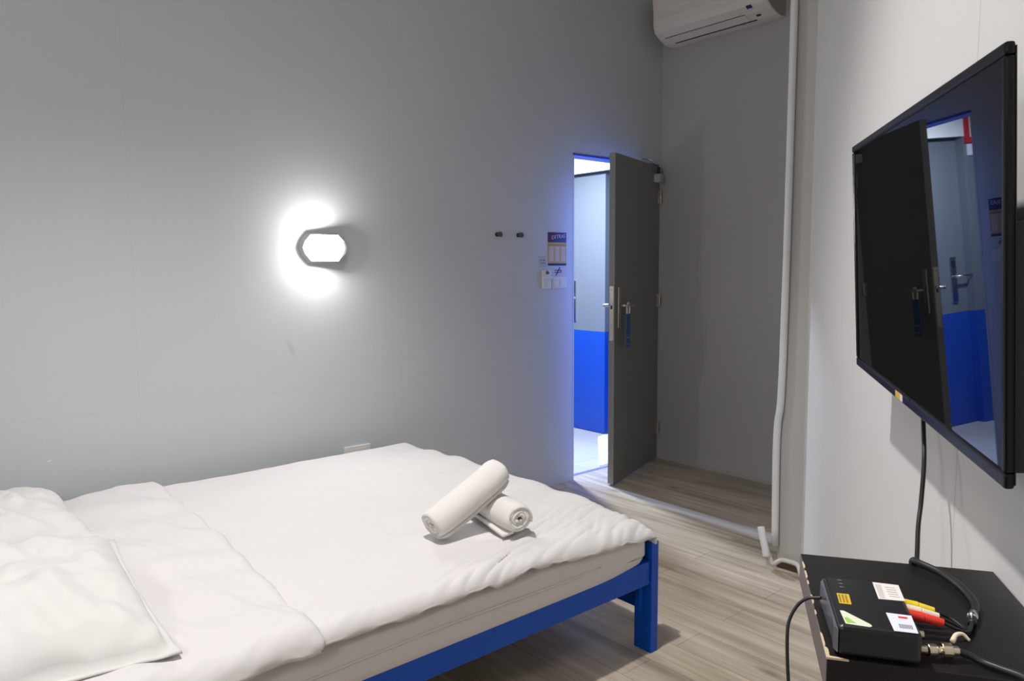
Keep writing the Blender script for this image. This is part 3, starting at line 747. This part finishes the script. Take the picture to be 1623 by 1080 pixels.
# ---- rolled towels
def towel(name, a, b, r, turns, seed, start=0.0, flap=True):
    a = Vector(a); b = Vector(b); ax = (b-a); Ln = ax.length; ax.normalize()
    s_ = ax.cross(Vector((0, 0, 1))).normalized(); t_ = s_.cross(ax)
    bm = nb()
    pitch = r/(turns+0.15); th = pitch*0.86
    NS = int(turns*34); NL = 34
    def P(k, l, side):
        ang = start + 2*math.pi*turns*k/NS
        rad = pitch*0.12 + (r-pitch*0.12-th)*k/NS + (th if side else 0)
        L_ = l/NL
        e = min(L_, 1-L_)*Ln
        rad *= 1 - 0.20*math.exp(-(e/0.016)**1.3)*(rad/r)**2
        rad *= 1+0.06*noise.noise(Vector((math.cos(ang)*1.2+seed, math.sin(ang)*1.2, L_*3)))
        off = 0.007*noise.noise(Vector((ang*0.8, seed, 0)))*(1 if L_ > 0.5 else -1)*(abs(2*L_-1)**4) - 0.006*(1-rad/r)*(1 if L_ > .5 else -1)*(abs(2*L_-1)**6)
        bend = 0.006*math.sin(L_*math.pi)*-1
        return a + ax*(L_*Ln+off) + s_*math.cos(ang)*rad + t_*(math.sin(ang)*rad*0.94 + bend)
    G = [[[bm.verts.new(P(k, l, sd)) for l in range(NL+1)] for k in range(NS+1)] for sd in (0, 1)]
    for sd in (0, 1):
        for k in range(NS):
            for l in range(NL): bm.faces.new((G[sd][k][l], G[sd][k+1][l], G[sd][k+1][l+1], G[sd][k][l+1]))
    for k in range(NS):
        for l in (0, NL): bm.faces.new((G[0][k][l], G[0][k+1][l], G[1][k+1][l], G[1][k][l]))
    for l in range(NL):
        for k in (0, NS): bm.faces.new((G[0][k][l], G[0][k][l+1], G[1][k][l+1], G[1][k][l]))
    return obj(name, bm, M_TOWEL, smooth=True)
t1 = towel('rolled_towel', (1.545, 2.01, 0.571), (1.490, 1.712, 0.569), 0.056, 4.0, 2.2, start=R(200))
tag(t1, 'white rolled towel lying flat on the duvet showing its spiral end', 'towel', 'rolled towels on the bed')
bm = nb(); 
Mf = frame((1.516, 1.866, 0.520), Vector((-0.058, -0.288, 0)), Vector((-0.288, 0.058, 0)))
grid(bm, 24, 6, lambda i, j: Mf @ Vector(((i-0.5)*0.285, 0.012+j*0.040, -0.004+0.004*math.sin(i*5+j*3)-0.003*j)))
fl = obj('loose_flap', bm, M_TOWEL, t1, smooth=True); so = fl.modifiers.new('thickness', 'SOLIDIFY'); so.thickness = 0.009; so.offset = 0
t2 = towel('rolled_towel', (1.255, 1.862, 0.562), (1.535, 1.865, 0.690), 0.060, 3.4, 7.9, start=R(160))
tag(t2, 'white rolled towel propped at an angle on top of the other towel', 'towel', 'rolled towels on the bed')

# ================================================================ TELEVISION
TC = Vector((1.197, 0.4823, 1.357)); yw, tl, rl = R(34.45), R(3.39), R(1.84)
tu = Vector((math.cos(yw), math.sin(yw), 0)); tn = Vector((-math.sin(yw), math.cos(yw), 0))
tup = Vector((0, 0, 1))*math.cos(tl) + tn*math.sin(tl)
ux = tu*math.cos(rl)+tup*math.sin(rl); uy = tup*math.cos(rl)-tu*math.sin(rl); un = ux.cross(uy)
if un.dot(tn) < 0: un = -un
MTV = Matrix(((ux.x, uy.x, un.x, TC.x), (ux.y, uy.y, un.y, TC.y), (ux.z, uy.z, un.z, TC.z), (0, 0, 0, 1)))
TW, THh = 0.412, 0.2235
tv = empty('television', TC); tag(tv, 'black flat screen television tilted forward on the oblique wall', 'television')
bm = nb()
# bezel: ring of four bars
for lo, hi in (((-TW, THh-0.013, -0.010), (TW, THh, 0)), ((-TW, -THh, -0.010), (TW, -THh+0.017, 0)), ((-TW, -THh+0.017, -0.010), (-TW+0.011, THh-0.013, 0)), ((TW-0.011, -THh+0.017, -0.010), (TW, THh-0.013, 0))):
    box(bm, lo, hi, MTV)
bz = obj('bezel', bm, M_BLACK, tv, bevel=0.003)
bm = nb(); box(bm, (-TW+0.011, -THh+0.017, -0.0085), (TW-0.011, THh-0.013, -0.003), MTV); obj('screen', bm, M_SCREEN, tv)
bm = nb(); box(bm, (-TW+0.003, -THh+0.003, -0.012), (TW-0.004, THh-0.004, -0.0102), MTV); box(bm, (-TW+0.012, -THh+0.014, -0.048), (TW-0.06, 0.05, -0.012), MTV); obj('rear_housing', bm, M_BLACKM, tv, bevel=0.004)
bm = nb(); box(bm, (0.030, -THh+0.003, 0.0002), (0.062, -THh+0.014, 0.0007), MTV); stk = obj('sticker', bm, M_GOLDST, tv); tag(stk, 'yellow and white sticker on the lower bezel')
bm = nb(); box(bm, (0.015, -THh+0.003, 0.0002), (0.0298, -THh+0.014, 0.0007), MTV); obj('sticker', bm, M_WHITE, tv)
bm = nb(); box(bm, (-0.028, -THh+0.0145, 0.0002), (0.028, -THh+0.0165, 0.0008), MTV); obj('trim_bar', bm, M_CHROME, tv)
# bracket to wall
c0 = MTV @ Vector((0, 0, -0.05)); dd = (c0-PW).dot(NW)
MB_ = frame(c0 - NW*(dd-0.0008), UW, (0, 0, 1), NW)
bm = nb(); box(bm, (-0.10, -0.09, 0), (0.10, 0.09, 0.004), MB_); box(bm, (-0.08, -0.08, 0.004), (-0.05, 0.08, max(0.008, dd-0.006)), MB_); box(bm, (0.05, -0.08, 0.004), (0.08, 0.08, max(0.008, dd-0.006)), MB_); obj('wall_bracket', bm, M_DARKMETAL, tv)
# cable from the television down behind the shelf
bm = nb()
def wp(x, y, z, off=0.0): return Vector((x, y, z)) + NW*off
tube(bm, [MTV @ Vector((0.035, -0.20, -0.034)), MTV @ Vector((0.037, -THh-0.02, -0.034)), (1.215, 0.446, 1.055), (1.195, 0.440, 0.995), (1.172, 0.434, 0.960), (1.145, 0.424, 0.905), (1.13, 0.424, 0.80)], 0.0034, 10, k=10)
tag(obj('television_cable', bm, M_CABLE, smooth=True), 'thin black cable hanging from the television to the shelf', 'cable')

# ================================================================ SHELF
ZS = 0.96
FL = Vector((0.886, 0.465, 0)); 
# shelf frame: origin far-right corner on the wall, x toward camera along the wall, y into room
FR = Vector((1.0655, 0.3085, 0)) 
dFR = (FR-PW).dot(NW); FR = FR - NW*(dFR-0.001)
MSH = frame((FR.x, FR.y, 0), -UW, NW, (0, 0, 1))
SL, SN = 0.285, 0.232
sh = empty('floating_shelf', MSH @ Vector((SL/2, 0, ZS-0.038))); tag(sh, 'thick black wall shelf with chipped edges below the television', 'shelf')
bm = nb(); box(bm, (0, 0.0005, ZS-0.038), (SL, SN, ZS), MSH); obj('board', bm, M_SHELF, sh, bevel=0.001)
bm = nb(); box(bm, (0.0008, SN, ZS-0.0375), (SL-0.0008, SN+0.0008, ZS-0.0012), MSH); obj('side_band', bm, M_SHELFSIDE, sh)
random.seed(3)
for (s0, s1, w) in ((0.030, 0.052, 0.0018), (0.060, 0.085, 0.0014), (0.092, 0.104, 0.001), (0.135, 0.160, 0.0013), (0.176, 0.188, 0.0008), (0.232, 0.262, 0.0018), (0.262, 0.2845, 0.003)):
    bm = nb(); pts = []
    nseg = 7
    for i in range(nseg+1):
        pts.append((s0+(s1-s0)*i/nseg, SN+0.0009))
    for i in range(nseg, -1, -1):
        pts.append((s0+(s1-s0)*i/nseg, SN-w*(0.35+0.65*random.random())*(0.2 if i in (0, nseg) else 1)))
    prism(bm, pts, ZS-0.0018, ZS+0.0004, MSH); obj('chipped_edge', bm, M_CHIP, sh)
bm = nb(); prism(bm, [(SL+0.0004, SN+0.0006), (SL+0.0004, SN-0.020), (SL-0.002, SN-0.014), (SL-0.0035, SN-0.003)], ZS-0.0016, ZS+0.0005, MSH); obj('chipped_edge', bm, M_CHIP, sh)

# ---- set-top box
S0, S1, N0, N1, ZB, ZT = 0.155, 0.287, 0.146, 0.222, 0.9605, 0.9935
S1 = 0.282
sb = empty('set_top_box', MSH @ Vector(((S0+S1)/2, (N0+N1)/2, ZB))); tag(sb, 'small black set top box covered with stickers on the black shelf', 'set-top box')
bm = nb(); box(bm, (S0, N0, ZB+0.002), (S1, N1, ZT), MSH); stb = obj('casing', bm, M_STB, sb, bevel=0.004)
for a in (S0+0.01, S1-0.01):
    for b in (N0+0.01, N1-0.01):
        bm = nb(); cyl(bm, MSH @ Vector((a, b, ZS+0.0002)), MSH @ Vector((a, b, ZB+0.0019)), 0.004, 10); obj('rubber_foot', bm, M_BLACKM, sb)
bm = nb(); prism(bm, [(S0-0.001, 0.0), (S0+0.010, 0.004), (S0+0.03, 0.003), (S1-0.03, 0.0022), (S1-0.008, 0.0035), (S1+0.001, 0.0)], ZB+0.004, ZT-0.0035, MSH @ Matrix.Translation((0, N1+0.0001, 0))); obj('glossy_face', bm, M_GLOSSGREY, sb, bevel=0.001)
def sticker(name, pts, m_, h=0.0004, z=ZT, par=sb):
    bm = nb(); prism(bm, pts, z+0.00005, z+h, MSH); return obj(name, bm, m_, par)
y = sticker('yellow_sticker', [(0.203, 0.214), (0.203, 0.2015), (0.229, 0.2025), (0.229, 0.2145)], M_GOLDST)
for i in range(3): sticker('print', [(0.206, 0.2045+i*0.0033), (0.206, 0.2062+i*0.0033), (0.226, 0.2068+i*0.0033), (0.226, 0.2051+i*0.0033)], M_OLIVE, z=ZT+0.0004, par=y, h=0.0002)
wst = sticker('white_sticker', [(0.1615, 0.171), (0.163, 0.1445), (0.2055, 0.1465), (0.2065, 0.1725)], M_WHITE)
sticker('print', [(0.167, 0.1635), (0.167, 0.1695), (0.203, 0.1705), (0.203, 0.165)], mat('sticker_beige', (0.55, 0.52, 0.47), 0.6), z=ZT+0.0004, par=wst, h=0.0002)
for i in range(5): sticker('print', [(0.172+i*0.006, 0.150), (0.172+i*0.006, 0.160), (0.1735+i*0.006, 0.160), (0.1735+i*0.006, 0.150)], M_INKL, z=ZT+0.0004, par=wst, h=0.0002)
bst = sticker('barcode_sticker', [(0.240, 0.1715), (0.241, 0.1480), (0.2805, 0.1500), (0.2805, 0.1715)], M_COOLWHITE)
sticker('print', [(0.246, 0.153), (0.246, 0.1615), (0.250, 0.1615), (0.250, 0.153)], M_REDP, z=ZT+0.0004, par=bst, h=0.0002)
for i in range(9): sticker('bar', [(0.264, 0.1525+i*0.0014), (0.264, 0.1532+i*0.0014), (0.273, 0.1536+i*0.0014), (0.273, 0.1529+i*0.0014)], M_INK, z=ZT+0.0004, par=bst, h=0.0002)
gst = sticker('triangular_sticker', [(0.247, 0.2165), (0.247, 0.2125), (0.272, 0.1915), (0.276, 0.1905), (0.2785, 0.193), (0.2765, 0.215)], M_GREENW)
sticker('print', [(0.263, 0.2145), (0.262, 0.2115), (0.2735, 0.2050), (0.2745, 0.2135)], M_GREEN, z=ZT+0.0004, par=gst, h=0.0002)
for i in range(3): sticker('indicator', [(0.164+i*0.0095, 0.204), (0.164+i*0.0095, 0.2085), (0.167+i*0.0095, 0.2085), (0.167+i*0.0095, 0.204)], M_GLOSSGREY)

# ---- audio-video cable with coloured plugs, looping over the shelf
av = empty('video_cable', MSH @ Vector((0.18, 0.12, ZS))); tag(av, 'thick black video cable with yellow, white and red plugs looping on the shelf', 'cable')
for nm_, s_, mm in (('yellow_plug', 0.1835, M_YELLOW), ('white_plug', 0.197, M_CREAM), ('red_plug', 0.2105, M_REDP)):
    bm = nb(); a = MSH @ Vector((s_, 0.1457, 0.982)); b = MSH @ Vector((s_+0.0005, 0.129, 0.980)); c = MSH @ Vector((s_+0.001, 0.113-(s_-0.1835)*0.1, 0.977))
    cyl(bm, a, b, 0.0055, 18, 0.0055); cyl(bm, b, c, 0.0050, 18, 0.0042)
    obj(nm_, bm, mm, av, smooth=False, bevel=0.0008)
bm = nb()
for k, s_ in enumerate((0.1835, 0.197, 0.2105)):
    tube(bm, [MSH @ Vector(p) for p in ((s_+0.001, 0.1125-(s_-0.1835)*0.1, 0.977), (s_+0.001, 0.098, 0.972), (0.196+k*0.003, 0.084, 0.9665), (0.176, 0.073, 0.9655+k*0.001))], 0.0018, 8)
obj('thin_leads', bm, M_CABLE, av, smooth=True)
bm = nb(); tube(bm, [MSH @ Vector(p) for p in ((0.180, 0.0745, 0.9655), (0.160, 0.068, 0.966), (0.135, 0.0585, 0.966), (0.105, 0.056, 0.966), (0.072, 0.060, 0.966), (0.040, 0.070, 0.966), (0.014, 0.088, 0.9665), (0.000, 0.093, 0.9645), (-0.008, 0.092, 0.95), (-0.010, 0.09, 0.90), (-0.012, 0.085, 0.80))], 0.0046, 12); obj('lead', bm, M_CABLE, av, smooth=True)
bm = nb(); tube(bm, [MSH @ Vector(p) for p in ((0.155, 0.067, 0.966), (0.168, 0.071, 0.9665))], 0.0056, 12, smooth=False); obj('ferrule', bm, M_CHROME, av, smooth=True)

# ---- coax splitter
cx = empty('aerial_connector', MSH @ Vector((0.25, 0.12, ZS))); tag(cx, 'metal aerial connectors joined in a row at the back of the box', 'connector')
zc = 0.9695
bm = nb(); cyl(bm, MSH @ Vector((0.241, 0.1457, 0.975)), MSH @ Vector((0.241, 0.136, 0.975)), 0.0042, 14); obj('socket', bm, M_BRASS, cx, smooth=False)
bm = nb()
for a, b, r_ in (((0.262, 0.1457), (0.262, 0.137), 0.0045), ((0.262, 0.1369), (0.2605, 0.129), 0.0062), ((0.2605, 0.1289), (0.259, 0.124), 0.0044), ((0.259, 0.1239), (0.2575, 0.1145), 0.0074), ((0.2575, 0.1144), (0.2565, 0.108), 0.0048)):
    cyl(bm, MSH @ Vector((a[0], a[1], zc)), MSH @ Vector((b[0], b[1], zc)), r_, 18)
obj('barrel', bm, M_BRASS, cx, bevel=0.0006)
bm = nb(); tube(bm, [MSH @ Vector(p) for p in ((0.254, 0.113, 0.978), (0.246, 0.108, 0.981), (0.242, 0.101, 0.981), (0.244, 0.095, 0.976))], lambda t: 0.0027*(1-0.5*t), 8); obj('torn_sheath', bm, M_CREAM, cx, smooth=True)
bm = nb(); tube(bm, [MSH @ Vector(p) for p in ((0.2565, 0.108, zc), (0.258, 0.098, 0.967), (0.263, 0.088, 0.9643), (0.272, 0.076, 0.9642), (0.284, 0.060, 0.9642), (0.292, 0.050, 0.958), (0.298, 0.042, 0.90), (0.30, 0.04, 0.80))], 0.0036, 10); obj('coaxial_lead', bm, M_CABLE, cx, smooth=True)

# ---- power cable off the left of the shelf
bm = nb(); tube(bm, [MSH @ Vector(p) for p in ((0.1735, 0.2262, 0.974), (0.172, 0.232, 0.9725), (0.170, 0.240, 0.970), (0.1715, 0.250, 0.962), (0.178, 0.259, 0.947), (0.186, 0.262, 0.93), (0.20, 0.261, 0.89), (0.215, 0.256, 0.84), (0.24, 0.245, 0.76), (0.26, 0.23, 0.66), (0.24, 0.20, 0.45), (0.15, 0.15, 0.2), (0.05, 0.10, 0.006), (-0.3, 0.02, 0.006))], 0.0020, 8, k=10)
tag(obj('power_cable', bm, M_CABLE, smooth=True), 'thin black power cable drooping from the set top box to the floor', 'cable')

# ---- small white chip mark on the wall and white socket hidden behind the bed
sk = empty('wall_socket', (1.81, YA, 0.47)); tag(sk, 'white socket plate just showing above the duvet at the wall', 'socket')
bm = nb(); box(bm, (1.72, YA-0.010, 0.385), (1.865, YA-0.0002, 0.474)); obj('plate', bm, M_WPLAST, sk, bevel=0.002)
bm = nb(); box(bm, (1.745, YA-0.0115, 0.40), (1.84, YA-0.0101, 0.46)); obj('socket_face', bm, M_WPLAST, sk, bevel=0.001)
bm = nb(); bmesh.ops.create_circle(bm, cap_ends=True, segments=9, radius=0.008, matrix=frame((0.469, YA-0.0006, 0.624), (1, 0.0, 0.25), (0, 0, 1)) @ Matrix.Diagonal((1, 0.35, 1, 1)))
tag(obj('paint_chip', bm, M_WHITE), 'tiny white chip in the grey wall paint above the pillow', 'paint chip')
